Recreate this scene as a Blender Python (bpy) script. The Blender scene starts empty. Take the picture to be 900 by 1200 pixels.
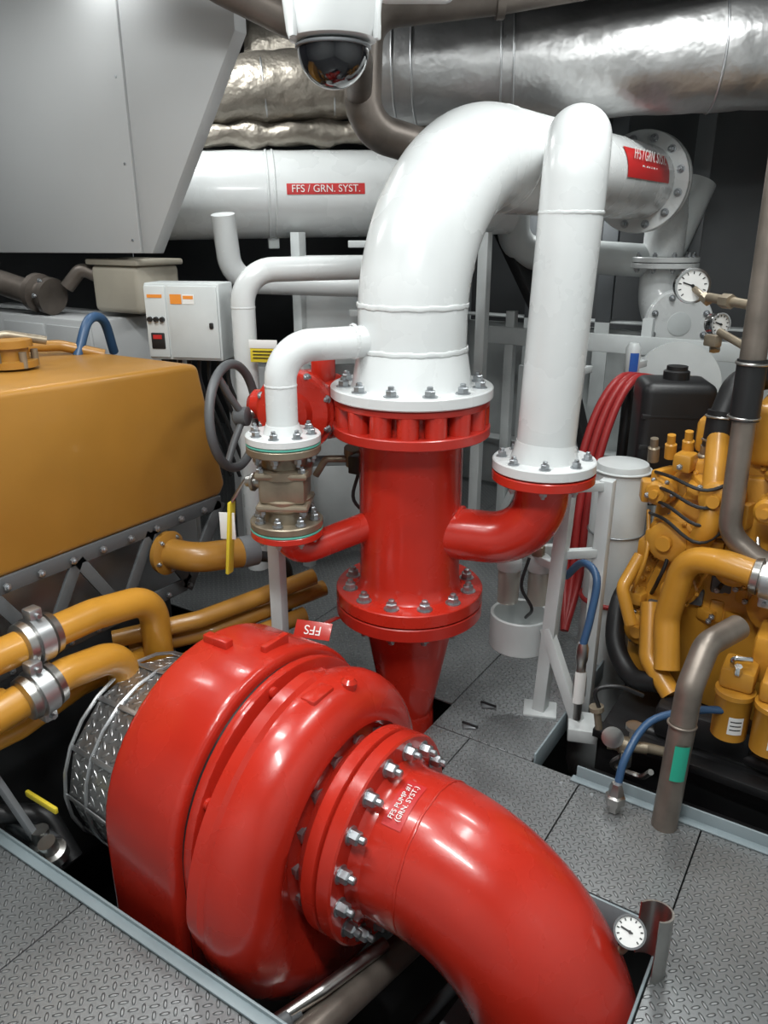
import bpy, bmesh, math, random
from mathutils import Vector, Matrix, Euler
random.seed(7)
V=Vector
sc=bpy.context.scene
pi=math.pi
# ---------------------------------------------------------------- materials
def mat(name,col,rough=.4,metal=0,coat=0,nscale=6,namp=.06,bump=0,bscale=40,rvar=.08,dist=.002):
    m=bpy.data.materials.new(name);m.use_nodes=True;nt=m.node_tree;N=nt.nodes;L=nt.links
    p=N['Principled BSDF']
    p.inputs['Metallic'].default_value=metal
    p.inputs['Coat Weight'].default_value=coat;p.inputs['Coat Roughness'].default_value=.1
    tc=N.new('ShaderNodeTexCoord');no=N.new('ShaderNodeTexNoise');no.inputs['Scale'].default_value=nscale;no.inputs['Detail'].default_value=4
    L.new(tc.outputs['Object'],no.inputs['Vector'])
    cr=N.new('ShaderNodeValToRGB');c=col
    cr.color_ramp.elements[0].position=.3;cr.color_ramp.elements[1].position=.7
    cr.color_ramp.elements[0].color=[max(0,x*(1-namp)) for x in c]+[1]
    cr.color_ramp.elements[1].color=[min(1,x*(1+namp)) for x in c]+[1]
    L.new(no.outputs['Fac'],cr.inputs['Fac']);L.new(cr.outputs['Color'],p.inputs['Base Color'])
    mr=N.new('ShaderNodeMapRange');mr.inputs['To Min'].default_value=max(.02,rough-rvar);mr.inputs['To Max'].default_value=rough+rvar
    L.new(no.outputs['Fac'],mr.inputs['Value']);L.new(mr.outputs['Result'],p.inputs['Roughness'])
    if bump:
        n2=N.new('ShaderNodeTexNoise');n2.inputs['Scale'].default_value=bscale;n2.inputs['Detail'].default_value=3
        L.new(tc.outputs['Object'],n2.inputs['Vector'])
        b=N.new('ShaderNodeBump');b.inputs['Strength'].default_value=bump;b.inputs['Distance'].default_value=dist
        L.new(n2.outputs['Fac'],b.inputs['Height']);L.new(b.outputs['Normal'],p.inputs['Normal'])
    return m
def diamond(name,col,rough,metal,cell=.022,ang=45,strength=.8,cylr=None):
    m=mat(name,col,rough,metal,nscale=2.2,namp=.16,rvar=.1);nt=m.node_tree;N=nt.nodes;L=nt.links;p=N['Principled BSDF']
    tc=N['Texture Coordinate']
    def ma(op,a,b=None,c=None):
        n=N.new('ShaderNodeMath');n.operation=op
        for i,x in enumerate((a,b,c)):
            if x is None: continue
            if isinstance(x,(int,float)): n.inputs[i].default_value=x
            else: L.new(x,n.inputs[i])
        return n.outputs[0]
    src=tc.outputs['Object']
    if cylr:
        s0=N.new('ShaderNodeSeparateXYZ');L.new(src,s0.inputs[0]);an=ma('MULTIPLY',ma('ARCTAN2',s0.outputs[2],s0.outputs[1]),cylr)
        cb=N.new('ShaderNodeCombineXYZ');L.new(an,cb.inputs[0]);L.new(s0.outputs[0],cb.inputs[1]);src=cb.outputs[0]
    mp=N.new('ShaderNodeMapping');mp.inputs['Rotation'].default_value=(0,0,math.radians(ang));mp.inputs['Scale'].default_value=(1/cell,)*3
    L.new(src,mp.inputs['Vector'])
    sp=N.new('ShaderNodeSeparateXYZ');L.new(mp.outputs[0],sp.inputs[0])
    x,y=sp.outputs[0],sp.outputs[1]
    fx=ma('SUBTRACT',ma('FRACT',x),.5);fy=ma('SUBTRACT',ma('FRACT',y),.5)
    ck=ma('FLOORED_MODULO',ma('ADD',ma('FLOOR',x),ma('FLOOR',y)),2)
    def ell(a,b,wa,wb): return ma('ADD',ma('POWER',ma('ABSOLUTE',ma('DIVIDE',a,wa)),2),ma('POWER',ma('ABSOLUTE',ma('DIVIDE',b,wb)),2))
    e1=ell(fx,fy,.50,.17);e2=ell(fx,fy,.17,.50)
    e=ma('ADD',ma('MULTIPLY',e1,ck),ma('MULTIPLY',e2,ma('SUBTRACT',1,ck)))
    h=N.new('ShaderNodeMapRange');h.inputs['From Min'].default_value=.4;h.inputs['From Max'].default_value=1.2
    h.inputs['To Min'].default_value=1;h.inputs['To Max'].default_value=0;L.new(e,h.inputs['Value'])
    b=N.new('ShaderNodeBump');b.inputs['Strength'].default_value=strength;b.inputs['Distance'].default_value=.008
    L.new(h.outputs[0],b.inputs['Height']);L.new(b.outputs['Normal'],p.inputs['Normal'])
    # brighter base colour on the raised lozenges
    mx=N.new('ShaderNodeMix');mx.data_type='RGBA';mx.inputs['B'].default_value=(min(1,col[0]*1.7),min(1,col[1]*1.7),min(1,col[2]*1.7),1)
    old=p.inputs['Base Color'].links[0].from_socket;L.new(old,mx.inputs['A']);L.new(ma('MULTIPLY',h.outputs[0],.6),mx.inputs['Factor']);L.new(mx.outputs['Result'],p.inputs['Base Color'])
    return m
RED=mat('red_paint',(.49,.024,.012),.27,0,.3,bump=.25,bscale=18,namp=.08,dist=.003)
REDF=mat('red_flange_paint',(.43,.021,.012),.34,0,.2,bump=.2,bscale=30)
WHITE=mat('white_paint',(.66,.68,.68),.27,0,.3,bump=.15,bscale=20,namp=.03)
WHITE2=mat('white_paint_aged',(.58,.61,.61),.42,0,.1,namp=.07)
GREY=mat('cabinet_grey',(.43,.44,.445),.5,0,0,namp=.03,nscale=2)
GREYD=mat('grey_paint_dark',(.16,.17,.18),.5)
IRON=mat('handwheel_iron',(.10,.105,.11),.45)
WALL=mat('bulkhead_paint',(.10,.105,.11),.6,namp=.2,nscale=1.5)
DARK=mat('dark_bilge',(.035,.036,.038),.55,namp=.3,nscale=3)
CEIL=mat('ceiling_dark',(.04,.04,.045),.7,namp=.2)
BLACK=mat('black_rubber',(.012,.012,.013),.45)
BLACKG=mat('black_gloss',(.008,.008,.01),.08,0,1)
YEL=mat('engine_yellow',(.56,.262,.030),.38,0,.2,bump=.2,bscale=25,namp=.1)
YELD=mat('engine_ochre',(.37,.175,.027),.4,0,.15,bump=.15,bscale=8,namp=.1,nscale=3)
STEEL=mat('stainless',(.50,.49,.47),.32,1,namp=.12,nscale=12)
ZINC=mat('zinc_bolt',(.40,.42,.44),.38,.9,namp=.15,nscale=30)
BRASS=mat('bronze_valve',(.27,.225,.165),.40,.55,namp=.2,nscale=15,bump=.2)
PIPEB=mat('weathered_pipe',(.13,.11,.095),.45,.5,namp=.35,nscale=7,bump=.3)
PIPES=mat('dull_steel_pipe',(.24,.205,.175),.42,.65,namp=.25,nscale=9)
ALU=mat('aluminium',(.5,.51,.52),.38,.9,namp=.1)
FOIL=mat('foil_lagging',(.46,.46,.46),.40,.85,namp=.2,nscale=4,bump=.6,bscale=8,dist=.022)
FOILB=mat('foil_lagging_brown',(.30,.27,.23),.45,.75,namp=.25,nscale=5,bump=.9,bscale=12,dist=.02)
TEAL=mat('gasket_teal',(.10,.42,.33),.5)
BLUE=mat('blue_hose',(.03,.08,.17),.4)
REDH=mat('red_hose',(.36,.025,.025),.45)
BEIGE=mat('beige_box',(.36,.33,.27),.6)
LRED=mat('label_red',(.50,.025,.025),.4)
LWH=mat('label_white',(.8,.8,.78),.4)
LYEL=mat('label_yellow',(.70,.55,.04),.45)
LORG=mat('label_orange',(.8,.28,.04),.45)
LGRN=mat('label_green',(.02,.36,.24),.4)
LBLU=mat('label_blue',(.03,.12,.45),.4)
CHROME=mat('chrome',(.6,.6,.6),.15,1)
TRIM=mat('coaming_bluegrey',(.24,.29,.31),.42)
PLATE=diamond('floor_diamond_plate',(.24,.25,.255),.34,.5,cell=.0235,strength=1)
PLATEA=diamond('alu_diamond_plate',(.50,.50,.50),.33,.9,cell=.030,strength=.8,cylr=.3)
GLASS=mat('clear_plastic',(.75,.75,.68),.15);GLASS.node_tree.nodes['Principled BSDF'].inputs['Transmission Weight'].default_value=.5
LAMP=bpy.data.materials.new('lamp_diffuser');LAMP.use_nodes=True
_p=LAMP.node_tree.nodes['Principled BSDF'];_p.inputs['Emission Color'].default_value=(.97,1,.98,1);_p.inputs['Emission Strength'].default_value=6
# ---------------------------------------------------------------- mesh builder
def frame(ax,ref=None):
    z=V(ax).normalized()
    r=V(ref) if ref is not None else (V((0,0,1)) if abs(z.z)<.9 else V((1,0,0)))
    x=(r-z*r.dot(z)).normalized();y=z.cross(x)
    return x,y,z
def fillet(pts,bend,n=10):
    pts=[V(p) for p in pts]
    if not bend or len(pts)<3: return pts
    out=[pts[0]]
    for i in range(1,len(pts)-1):
        b=bend[i-1] if isinstance(bend,(list,tuple)) else bend
        a=pts[i-1]-pts[i];c=pts[i+1]-pts[i];la,lc=a.length,c.length;a.normalize();c.normalize()
        th=pi-a.angle(c)
        if th<.02: out.append(pts[i]);continue
        t=b*math.tan(th/2);lim=min(la*(.999 if i==1 else .5),lc*(.999 if i==len(pts)-2 else .5))
        if t>lim: t=lim;b=t/math.tan(th/2)
        bis=(a+c).normalized();cen=pts[i]+bis*(b/math.cos(th/2))
        s=pts[i]+a*t-cen;e=pts[i]+c*t-cen;axx=s.cross(e).normalized()
        k=max(3,int(n*th/1.57)+1)
        for j in range(k+1):
            out.append(cen+Matrix.Rotation(th*j/k,3,axx)@s)
    out.append(pts[-1]);return out
class B:
    def __init__(s,name): s.name=name;s.v=[];s.f=[];s.m=[];s.mats=[];s.kids=[]
    def add(s,vs,fs,mt):
        if mt not in s.mats: s.mats.append(mt)
        k=s.mats.index(mt);o=len(s.v);s.v+= [tuple(x) for x in vs]
        for f in fs: s.f.append([i+o for i in f]);s.m.append(k)
        return s
    def rings(s,R,mt,cap=True,closed=False):
        n=len(R[0]);vs=[p for r in R for p in r];fs=[]
        K=len(R)
        for i in range(K if closed else K-1):
            i2=(i+1)%K
            for j in range(n): fs.append((i*n+j,i*n+(j+1)%n,i2*n+(j+1)%n,i2*n+j))
        if cap and not closed: fs.append(tuple(range(n))[::-1]);fs.append(tuple((K-1)*n+j for j in range(n)))
        return s.add(vs,fs,mt)
    def tube(s,pts,r,mt,bend=0,seg=24,n=10,cap=True):
        P=fillet(pts,bend,n);Q=[P[0]]
        for p in P[1:]:
            if (p-Q[-1]).length>1e-4: Q.append(p)
        P=Q;T=[]
        for i in range(len(P)):
            if i==0:t=P[1]-P[0]
            elif i==len(P)-1:t=P[-1]-P[-2]
            else:t=(P[i]-P[i-1]).normalized()+(P[i+1]-P[i]).normalized()
            T.append(t.normalized())
        x,y,z=frame(T[0]);R=[]
        for i,p in enumerate(P):
            t=T[i];x=(x-t*x.dot(t)).normalized();y=t.cross(x)
            rr=r if not isinstance(r,(list,tuple)) else r[0]+(r[1]-r[0])*i/(len(P)-1)
            R.append([p+(x*math.cos(2*pi*j/seg)+y*math.sin(2*pi*j/seg))*rr for j in range(seg)])
        return s.rings(R,mt,cap)
    def spline(s,pts,r,mt,seg=12,k=6):
        P=[V(p) for p in pts];P=[P[0]*2-P[1]]+P+[P[-1]*2-P[-2]];o=[]
        for i in range(1,len(P)-2):
            for j in range(k):
                t=j/k;a,b,c,d=P[i-1:i+3]
                o.append(.5*((2*b)+(c-a)*t+(2*a-5*b+4*c-d)*t*t+(3*b-a-3*c+d)*t**3))
        o.append(P[-2]);return s.tube(o,r,mt,0,seg)
    def lathe(s,prof,o,ax,mt,seg=40,ref=None):
        x,y,z=frame(ax,ref);o=V(o)
        R=[[o+z*a+(x*math.cos(2*pi*j/seg)+y*math.sin(2*pi*j/seg))*max(r,1e-6) for j in range(seg)] for a,r in prof]
        return s.rings(R,mt,cap=(prof[0][1]>1e-4 or prof[-1][1]>1e-4))
    def disc(s,o,ax,R,t,mt,bv=.003,seg=48):
        return s.lathe([(0,R-bv),(bv,R),(t-bv,R),(t,R-bv)],o,ax,mt,seg)
    def torus(s,o,ax,R,r,mt,seg=48,ms=10):
        x,y,z=frame(ax);o=V(o);rr=[]
        for i in range(seg):
            a=2*pi*i/seg;d=x*math.cos(a)+y*math.sin(a)
            rr.append([o+d*(R+r*math.cos(2*pi*j/ms))+z*r*math.sin(2*pi*j/ms) for j in range(ms)])
        return s.rings(rr,mt,closed=True)
    def weld(s,o,ax,R,r,mt,seg=96):
        x,y,z=frame(ax);o=V(o);rr=[]
        for i in range(seg):
            a=2*pi*i/seg;d=x*math.cos(a)+y*math.sin(a);q=r*(1+.25*math.sin(i*2.3)*random.random());w=z*r*.25*math.sin(i*.9)
            rr.append([o+w+d*(R-r*.35+q*math.cos(2*pi*j/8))+z*q*1.6*math.sin(2*pi*j/8) for j in range(8)])
        return s.rings(rr,mt,closed=True)
    def sphere(s,o,r,mt,seg=24,ax=(0,0,1),a0=-90,a1=90,sc_=1):
        pr=[(math.sin(math.radians(a0+(a1-a0)*i/14))*r*sc_,math.cos(math.radians(a0+(a1-a0)*i/14))*r) for i in range(15)]
        return s.lathe(pr,o,ax,mt,seg)
    def bm(s,bm,mt,M=None):
        bm.verts.index_update();vs=[(M@v.co if M else v.co.copy()) for v in bm.verts];fs=[[v.index for v in f.verts] for f in bm.faces];bm.free()
        return s.add(vs,fs,mt)
    def box(s,c,size,mt,rz=0,bv=.004,rot=None,seg=2):
        b=bmesh.new();bmesh.ops.create_cube(b,size=1);bmesh.ops.scale(b,vec=V(size),verts=b.verts)
        bv=min(bv,min(size)*.45)
        if bv>0:bmesh.ops.bevel(b,geom=b.edges[:],offset=bv,segments=seg,profile=.5,affect='EDGES')
        M=Matrix.Translation(V(c))@((rot.to_4x4()) if rot else Matrix.Rotation(math.radians(rz),4,'Z'))
        return s.bm(b,mt,M)
    def bar(s,p0,p1,w,h,mt,up=(0,0,1),bv=.002):
        p0=V(p0);p1=V(p1);d=p1-p0;x,y,z=frame(d,up if abs(d.normalized().dot(V(up)))<.95 else (1,0,0))
        return s.box((p0+p1)/2,(h,w,d.length),mt,rot=Matrix((x,y,z)).transposed(),bv=bv)
    def prism(s,poly,o,ux,uy,depth,mt,bv=.004,seg=2):
        ux=V(ux).normalized();uy=V(uy).normalized();uz=ux.cross(uy);b=bmesh.new()
        f=b.faces.new([b.verts.new((p[0],p[1],0)) for p in poly])
        r=bmesh.ops.extrude_face_region(b,geom=[f]);bmesh.ops.translate(b,vec=(0,0,depth),verts=[e for e in r['geom'] if isinstance(e,bmesh.types.BMVert)])
        bmesh.ops.recalc_face_normals(b,faces=b.faces)
        if bv>0:bmesh.ops.bevel(b,geom=b.edges[:],offset=bv,segments=seg,profile=.5,affect='EDGES',clamp_overlap=True)
        M=Matrix((ux,uy,uz)).transposed().to_4x4();M.translation=V(o)
        return s.bm(b,mt,M)
    def bolt(s,o,ax,r,h,mt=ZINC,stud=True):
        s.lathe([(0,r),(h*.85,r),(h,r*.8)],o,ax,mt,6)
        if stud:s.lathe([(0,r*.55),(h*1.5,r*.55),(h*1.6,r*.4)],o,ax,mt,8)
        return s
    def bolts(s,o,ax,R,n,r,h,mt=ZINC,ph=.5,stud=True,washer=True):
        x,y,z=frame(ax);o=V(o)
        for i in range(n):
            a=2*pi*(i+ph)/n;p=o+(x*math.cos(a)+y*math.sin(a))*R
            if washer:s.lathe([(-.001,r*1.35),(.003,r*1.35)],p,ax,mt,12)
            s.bolt(p+z*.002,ax,r,h,mt,stud)
        return s
    def patch(s,o,ax,r,z0,z1,ref,half,mt,n=8):
        x,y,z=frame(ax,ref);o=V(o);vs=[];fs=[]
        for i in range(n+1):
            a=-half+2*half*i/n;d=x*math.cos(a)+y*math.sin(a);vs+= [o+z*z0+d*r,o+z*z1+d*r]
        for i in range(n):fs.append((2*i,2*i+1,2*i+3,2*i+2))
        return s.add(vs,fs,mt)
    def text(s,t,loc,right,up,size,mt):
        s.kids.append((t,V(loc),V(right).normalized(),V(up).normalized(),size,mt));return s
    def done(s,ang=38):
        mn=V([min(p[i] for p in s.v) for i in range(3)]);mx=V([max(p[i] for p in s.v) for i in range(3)]);c=(mn+mx)/2
        me=bpy.data.meshes.new(s.name);me.from_pydata([tuple(V(p)-c) for p in s.v],[],s.f)
        for m in s.mats:me.materials.append(m)
        me.polygons.foreach_set('material_index',s.m)
        b=bmesh.new();b.from_mesh(me);bmesh.ops.remove_doubles(b,verts=b.verts,dist=2e-6)
        bmesh.ops.recalc_face_normals(b,faces=b.faces);b.to_mesh(me);b.free()
        me.polygons.foreach_set('use_smooth',[True]*len(me.polygons));me.set_sharp_from_angle(angle=math.radians(ang));me.update()
        ob=bpy.data.objects.new(s.name,me);ob.location=c;sc.collection.objects.link(ob)
        for i,(t,l,rt,up,sz,mt) in enumerate(s.kids):
            cu=bpy.data.curves.new(s.name+'_lettering','FONT');cu.body=t;cu.size=sz;cu.extrude=.0004;cu.align_x='CENTER';cu.align_y='CENTER';cu.materials.append(mt)
            k=bpy.data.objects.new('lettering_%d'%(i+1),cu);sc.collection.objects.link(k)
            up=(up-rt*up.dot(rt)).normalized();M=Matrix((rt,up,rt.cross(up))).transposed().to_4x4();M.translation=l-c
            k.parent=ob;k.matrix_basis=M
        return ob
def flangepair(b,o,ax,R,t,m1,m2,n,rb,gap=.004,both=True,h=.014,ph=.5,bc=.82):
    z=V(ax).normalized();o=V(o)
    b.disc(o+z*gap/2,z,R,t,m1);b.disc(o-z*gap/2,-z,R,t,m2)
    b.lathe([(-gap,R*.93),(gap,R*.93)],o,z,BLACK)
    b.bolts(o+z*(t+gap/2),z,R*bc,n,rb,h,ph=ph)
    if both:b.bolts(o-z*(t+gap/2),-z,R*bc,n,rb,h,ph=-ph)
# ---------------------------------------------------------------- room
f=B('floor')
def plate(x0,x1,y0,y1,sc_=True):
    f.box(((x0+x1)/2,(y0+y1)/2,-.004),(x1-x0-.004,y1-y0-.004,.008),PLATE,bv=.001,seg=1)
    if sc_:
        for x in (x0+.05,x1-.05):
            for y in (y0+.05,y1-.05):f.lathe([(0,.007),(.0015,.006)],(x,y,0),(0,0,1),ZINC,10)
HY=.885
for x0,x1 in((-6,-4.4),(-4.4,-2.6),(-2.6,-1.5),(-1.5,-.2),(-.2,1.4)):
    plate(x0,x1,-1.4,.1);plate(x0,x1,.1,HY)
plate(-.2,.55,HY,2.04);plate(.55,1.4,HY,2.04)
plate(-.97,-.57,1.62,2.04);plate(-.57,-.2,1.62,2.04);plate(-1.12,-.97,1.88,2.04,False)
plate(-1.12,-.74,2.04,3.2);plate(-1.12,-.74,3.2,5)
for x0,x1 in((-6,-4.2),(-4.2,-2.9),(-2.9,-1.95),(-1.95,-1.12)):
    plate(x0,x1,2.19,3.2);plate(x0,x1,3.2,5)
f.done()
B('floor_bilge').box((-2.3,1.8,-1.0),(7.38,6.38,.05),DARK).done()
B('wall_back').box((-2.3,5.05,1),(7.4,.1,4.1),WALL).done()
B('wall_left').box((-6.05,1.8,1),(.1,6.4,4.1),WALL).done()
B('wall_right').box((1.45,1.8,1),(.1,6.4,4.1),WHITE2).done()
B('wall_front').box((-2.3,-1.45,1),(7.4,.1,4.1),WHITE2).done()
B('ceiling').box((-2.3,1.8,3.08),(7.4,6.4,.1),CEIL).done()
c=B('ceiling_beams')
for y in(.2,1.3,2.6,3.9):c.box((-2.3,y,2.95),(7.2,.08,.16),GREYD)
c.done()
t=B('trim_1');t.box((-2.4,HY+.004,-.03),(7,.008,.1),TRIM);t.box((-2.4,HY-.01,.006),(7,.03,.008),TRIM,bv=.002);t.done()
t=B('trim_2');t.box((.05,2.046,0),(1.28,.008,.09),TRIM);t.box((.4,2.03,.004),(2,.03,.006),TRIM);t.box((-.735,3.3,-.02),(.008,2.5,.09),TRIM);t.done()
t=B('trim_3');t.box((-.206,1.25,-.05),(.008,.7,.1),TRIM);t.box((-.6,1.614,-.05),(.74,.008,.1),TRIM);t.done()
h=B('floor_hinge')
for p in((-1.0,2.10),(-1.0,2.25)):
    h.box((p[0],p[1],.004),(.05,.035,.006),ZINC,rz=30);h.tube([(p[0]-.03,p[1],.008),(p[0]+.03,p[1],.008)],.005,BLACK,seg=8)
h.done()
# ---------------------------------------------------------------- pump
PX,AY,AZ=.065,1.37,.142
p=B('centrifugal_fire_pump')
def arch(R,zb,n=28,w=1):
    return [(R*w*math.cos(pi*i/n),R*math.sin(pi*i/n)) for i in range(n+1)]+[(-R*w,zb),(R*w,zb)]
p.prism(arch(.418,-.62),(PX-1.570,AY,AZ),(0,1,0),(0,0,1),.265,RED,bv=.028,seg=4)
p.prism(arch(.385,-.60),(PX-1.32,AY,AZ),(0,1,0),(0,0,1),.03,BLACK,bv=.004,seg=2)  # black slab stands in for the shaded gap between housing and volute
p.prism(arch(.395,-.60),(PX-1.295,AY,AZ),(0,1,0),(0,0,1),.03,RED,bv=.008,seg=2)
p.prism([(-.40,-.25),(-.455,-.62),(-.36,-.62),(-.36,-.25)],(PX-1.46,AY,AZ),(0,1,0),(0,0,1),.018,RED)
p.box((PX-1.50,AY-.02,AZ+.418),(.09,.03,.04),RED);p.box((PX-1.36,AY+.06,AZ+.41),(.02,.10,.05),RED)
xc=PX-1.145;N=110;R_=[]
def RO(fr): return .362+.185*fr**1.7
for i in range(N):
    th=math.radians(290)+2*pi*i/(N-1);fr=i/(N-1)
    Ro=RO(fr);m_=.085+.03*fr;cr_=Ro-m_;e=V((0,math.cos(th),math.sin(th)))
    pr=[(PX-.98,.205),(PX-1.02,.207),(PX-1.045,.225),(xc+.075,.262)]
    pr.append((xc+.80*m_*1.1,min(cr_-.02,.30)))
    for k in range(13):
        a=math.radians(-12+15.4*k);pr.append((xc+m_*1.10*math.cos(a),cr_+m_*math.sin(a)))
    pr+= [(xc-.13,.28),(xc-.16,.25),(xc-.17,.1),(xc-.17,.01)]
    R_.append([V((a,AY,AZ))+e*r for a,r in pr])
vs=[q for r in R_ for q in r];n=len(R_[0]);fs=[(i*n+j,i*n+j+1,(i+1)*n+j+1,(i+1)*n+j) for i in range(N-1) for j in range(n-1)]
p.add(vs,fs,RED)
R_=[]
for i in range(34):
    a=math.radians(78+3.6*i);e=V((0,math.cos(a),math.sin(a)));fr=((math.degrees(a)-290)%360)/360;Ro=RO(fr)
    tp=min(1,i/4,(33-i)/4);o_=V((xc-.035,AY,AZ))
    R_.append([o_+V((dx,0,0))+e*(Ro+dr*tp-.012) for dx,dr in((-.035,0),(-.022,.022),(.012,.022),(.035,0))])
p.rings(R_,RED)
p.box(V((xc+.02,AY-.05,AZ+.395)),(.05,.09,.03),RED,bv=.01)
p.lathe([(0,.022),(.03,.022),(.04,.012)],V((xc+.05,AY+.04,AZ+.37)),(.1,.1,1),RED,16)
for a in(100,150,195):
    e=V((0,math.cos(math.radians(a)),math.sin(math.radians(a))))
    p.lathe([(0,.016),(.02,.016),(.024,.010)],V((PX-1.275,AY,AZ))+e*.37,(1,0,0),RED,12)
p.tube([(PX-1.17,1.4,-.19),(-1.234,2.06,-.19),(-1.234,2.06,.03)],[.125,.09],RED,bend=.2,n=14)
p.lathe([(0,.25),(.03,.278),(.062,.278),(.066,.27)],(PX-1.045,AY,AZ),(1,0,0),RED,64)
p.bolts((PX-1.045,AY,AZ),(-1,0,0),.238,16,.017,.022,ph=.25)
p.done()
e=B('pump_suction_elbow')
e.disc((PX-.974,AY,AZ),(1,0,0),.278,.045,RED,bv=.005,seg=64)
e.lathe([(0,.25),(.004,.25)],(PX-.978,AY,AZ),(1,0,0),BLACK)
e.bolts((PX-.929,AY,AZ),(1,0,0),.24,16,.018,.026,ph=.25)
e.lathe([(0,.218),(.012,.205),(.03,.2)],(PX-.93,AY,AZ),(1,0,0),RED,64)
e.tube([(PX-.93,AY,AZ),(-.375,AY,AZ),(-.375,AY,-.93)],.2,RED,bend=.40,seg=64,n=36)
e.weld((PX-.80,AY,AZ),(1,0,0),.2,.003,RED)
nd=V((0,-.30,.95)).normalized()
e.patch((PX-.93,AY,AZ),(1,0,0),.2018,.045,.10,nd,.34,LRED,12)
rt=V((0,.95,.30));e.text('FFS PUMP #1\n(GRN. SYST.)',V((PX-.857,AY,AZ))+nd*.2035,rt,(-1,0,0),.019,LWH)
e.done()
g=B('pump_flexible_coupling_guard')
gc=V((0,AY-.03,AZ-.06))
g.lathe([(0,.25),(.02,.295),(.20,.305),(.26,.315)],gc+V((-1.81,0,0)),(1,0,0),PLATEA,12)
for x in(-1.795,-1.70,-1.60):g.torus(gc+V((x,0,0)),(1,0,0),.303,.006,ALU,seg=24,ms=6)
for a in range(0,360,30):
    d=V((0,math.cos(math.radians(a)),math.sin(math.radians(a))));g.bar(gc+V((-1.80,0,0))+d*.297,gc+V((-1.58,0,0))+d*.313,.016,.005,ALU,up=d)
g.done()
# ---------------------------------------------------------------- column
CX,CY=-1.234,2.06
c=B('red_discharge_pipe')
c.lathe([(0,.088),(.05,.093),(.36,.152),(.42,.155)],(CX,CY,.0),(0,0,1),RED,48)
flangepair(c,(CX,CY,.47),(0,0,1),.250,.045,RED,REDF,12,.019,h=.02)
c.lathe([(.515,.185),(.53,.172),(.56,.168),(1.03,.168),(1.04,.172),(1.055,.18)],(CX,CY,0),(0,0,1),RED,64)
c.tube([(CX+.05,CY,.725),(-.82,2.16,.725),(-.82,2.16,.95)],.084,RED,bend=.16,seg=40,n=20)
c.weld(V((CX,CY,.725))+V((.166,.04,0)),(1,.24,0),.086,.005,RED)
c.disc((-.82,2.16,.937),(0,0,1),.157,.03,RED);c.bolts((-.82,2.16,.937),(0,0,-1),.128,8,.012,.014)
c.tube([(CX-.05,CY-.06,.765),(-1.47,1.71,.69),(-1.47,1.71,.77)],.046,RED,bend=.08,seg=28,n=14)
c.disc((-1.47,1.71,.765),(0,0,1),.112,.022,RED);c.bolts((-1.47,1.71,.765),(0,0,-1),.088,8,.010,.012)
c.done()
b=B('butterfly_valve')
b.disc((CX,CY,1.05),(0,0,1),.250,.032,REDF);b.lathe([(0,.192),(.11,.192)],(CX,CY,1.055),(0,0,1),RED,48)
b.disc((CX,CY,1.145),(0,0,1),.245,.021,REDF)
for i in range(16):
    a=2*pi*i/16+.1;d=V((math.cos(a),math.sin(a),0))
    b.lathe([(0,.034),(.068,.034)],V((CX,CY,1.079))+d*.212,(0,0,1),RED,16)
g0=V((-1.60,1.97,1.10))
b.tube([(CX-.15,CY,1.11),(-1.50,2.02,1.11)],.055,RED)
b.disc((-1.50,2.025,1.11),(-1,-.1,0),.085,.03,RED)
b.box(g0+V((-.01,.05,0)),(.19,.20,.22),RED,rz=-20,bv=.035,seg=3)
fd=V((.30,-.95,.05)).normalized()
b.lathe([(0,.135),(.025,.135),(.03,.125),(.045,.12),(.05,.07),(.075,.06),(.08,.03),(.085,0)],g0+fd*.05,fd,RED,36)
b.bolts(g0+fd*.08,fd,.122,8,.010,.012)
b.lathe([(0,.04),(.12,.04),(.125,.03),(.14,.03)],g0+V((.05,.05,.06)),(0,0,1),RED,20)
b.lathe([(0,.075),(.04,.075),(.05,.055),(.10,.05),(.12,.03)],g0+V((-.08,-.01,.0)),(-1,-.3,.0),RED,24)
b.lathe([(0,.03),(.10,.03),(.11,.015)],g0+V((-.12,.03,.05)),(-.1,0,1),RED,16)
b.lathe([(0,.045),(.06,.045),(.07,.03)],g0+V((-.06,.0,.07)),(-.5,-.4,.6),RED,16)
b.done()
h=B('valve_handwheel')
hc=V((-1.80,1.85,1.07));hn=V((.95,.30,.05)).normalized()
h.torus(hc,hn,.172,.0155,IRON,seg=56,ms=12)
x,y,z=frame(hn)
for i in range(3):
    a=2*pi*i/3+.5;d=x*math.cos(a)+y*math.sin(a);h.tube([hc+hn*.03+d*.02,hc+hn*.012+d*.09,hc+d*.168],.012,IRON,bend=.05,seg=10)
h.lathe([(-.01,.02),(0,.032),(.04,.032),(.045,.02)],hc+hn*.01,hn,IRON,20)
h.tube([hc,g0+V((-.12,-.02,-.01))],.016,STEEL,seg=14);h.done()
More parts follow.
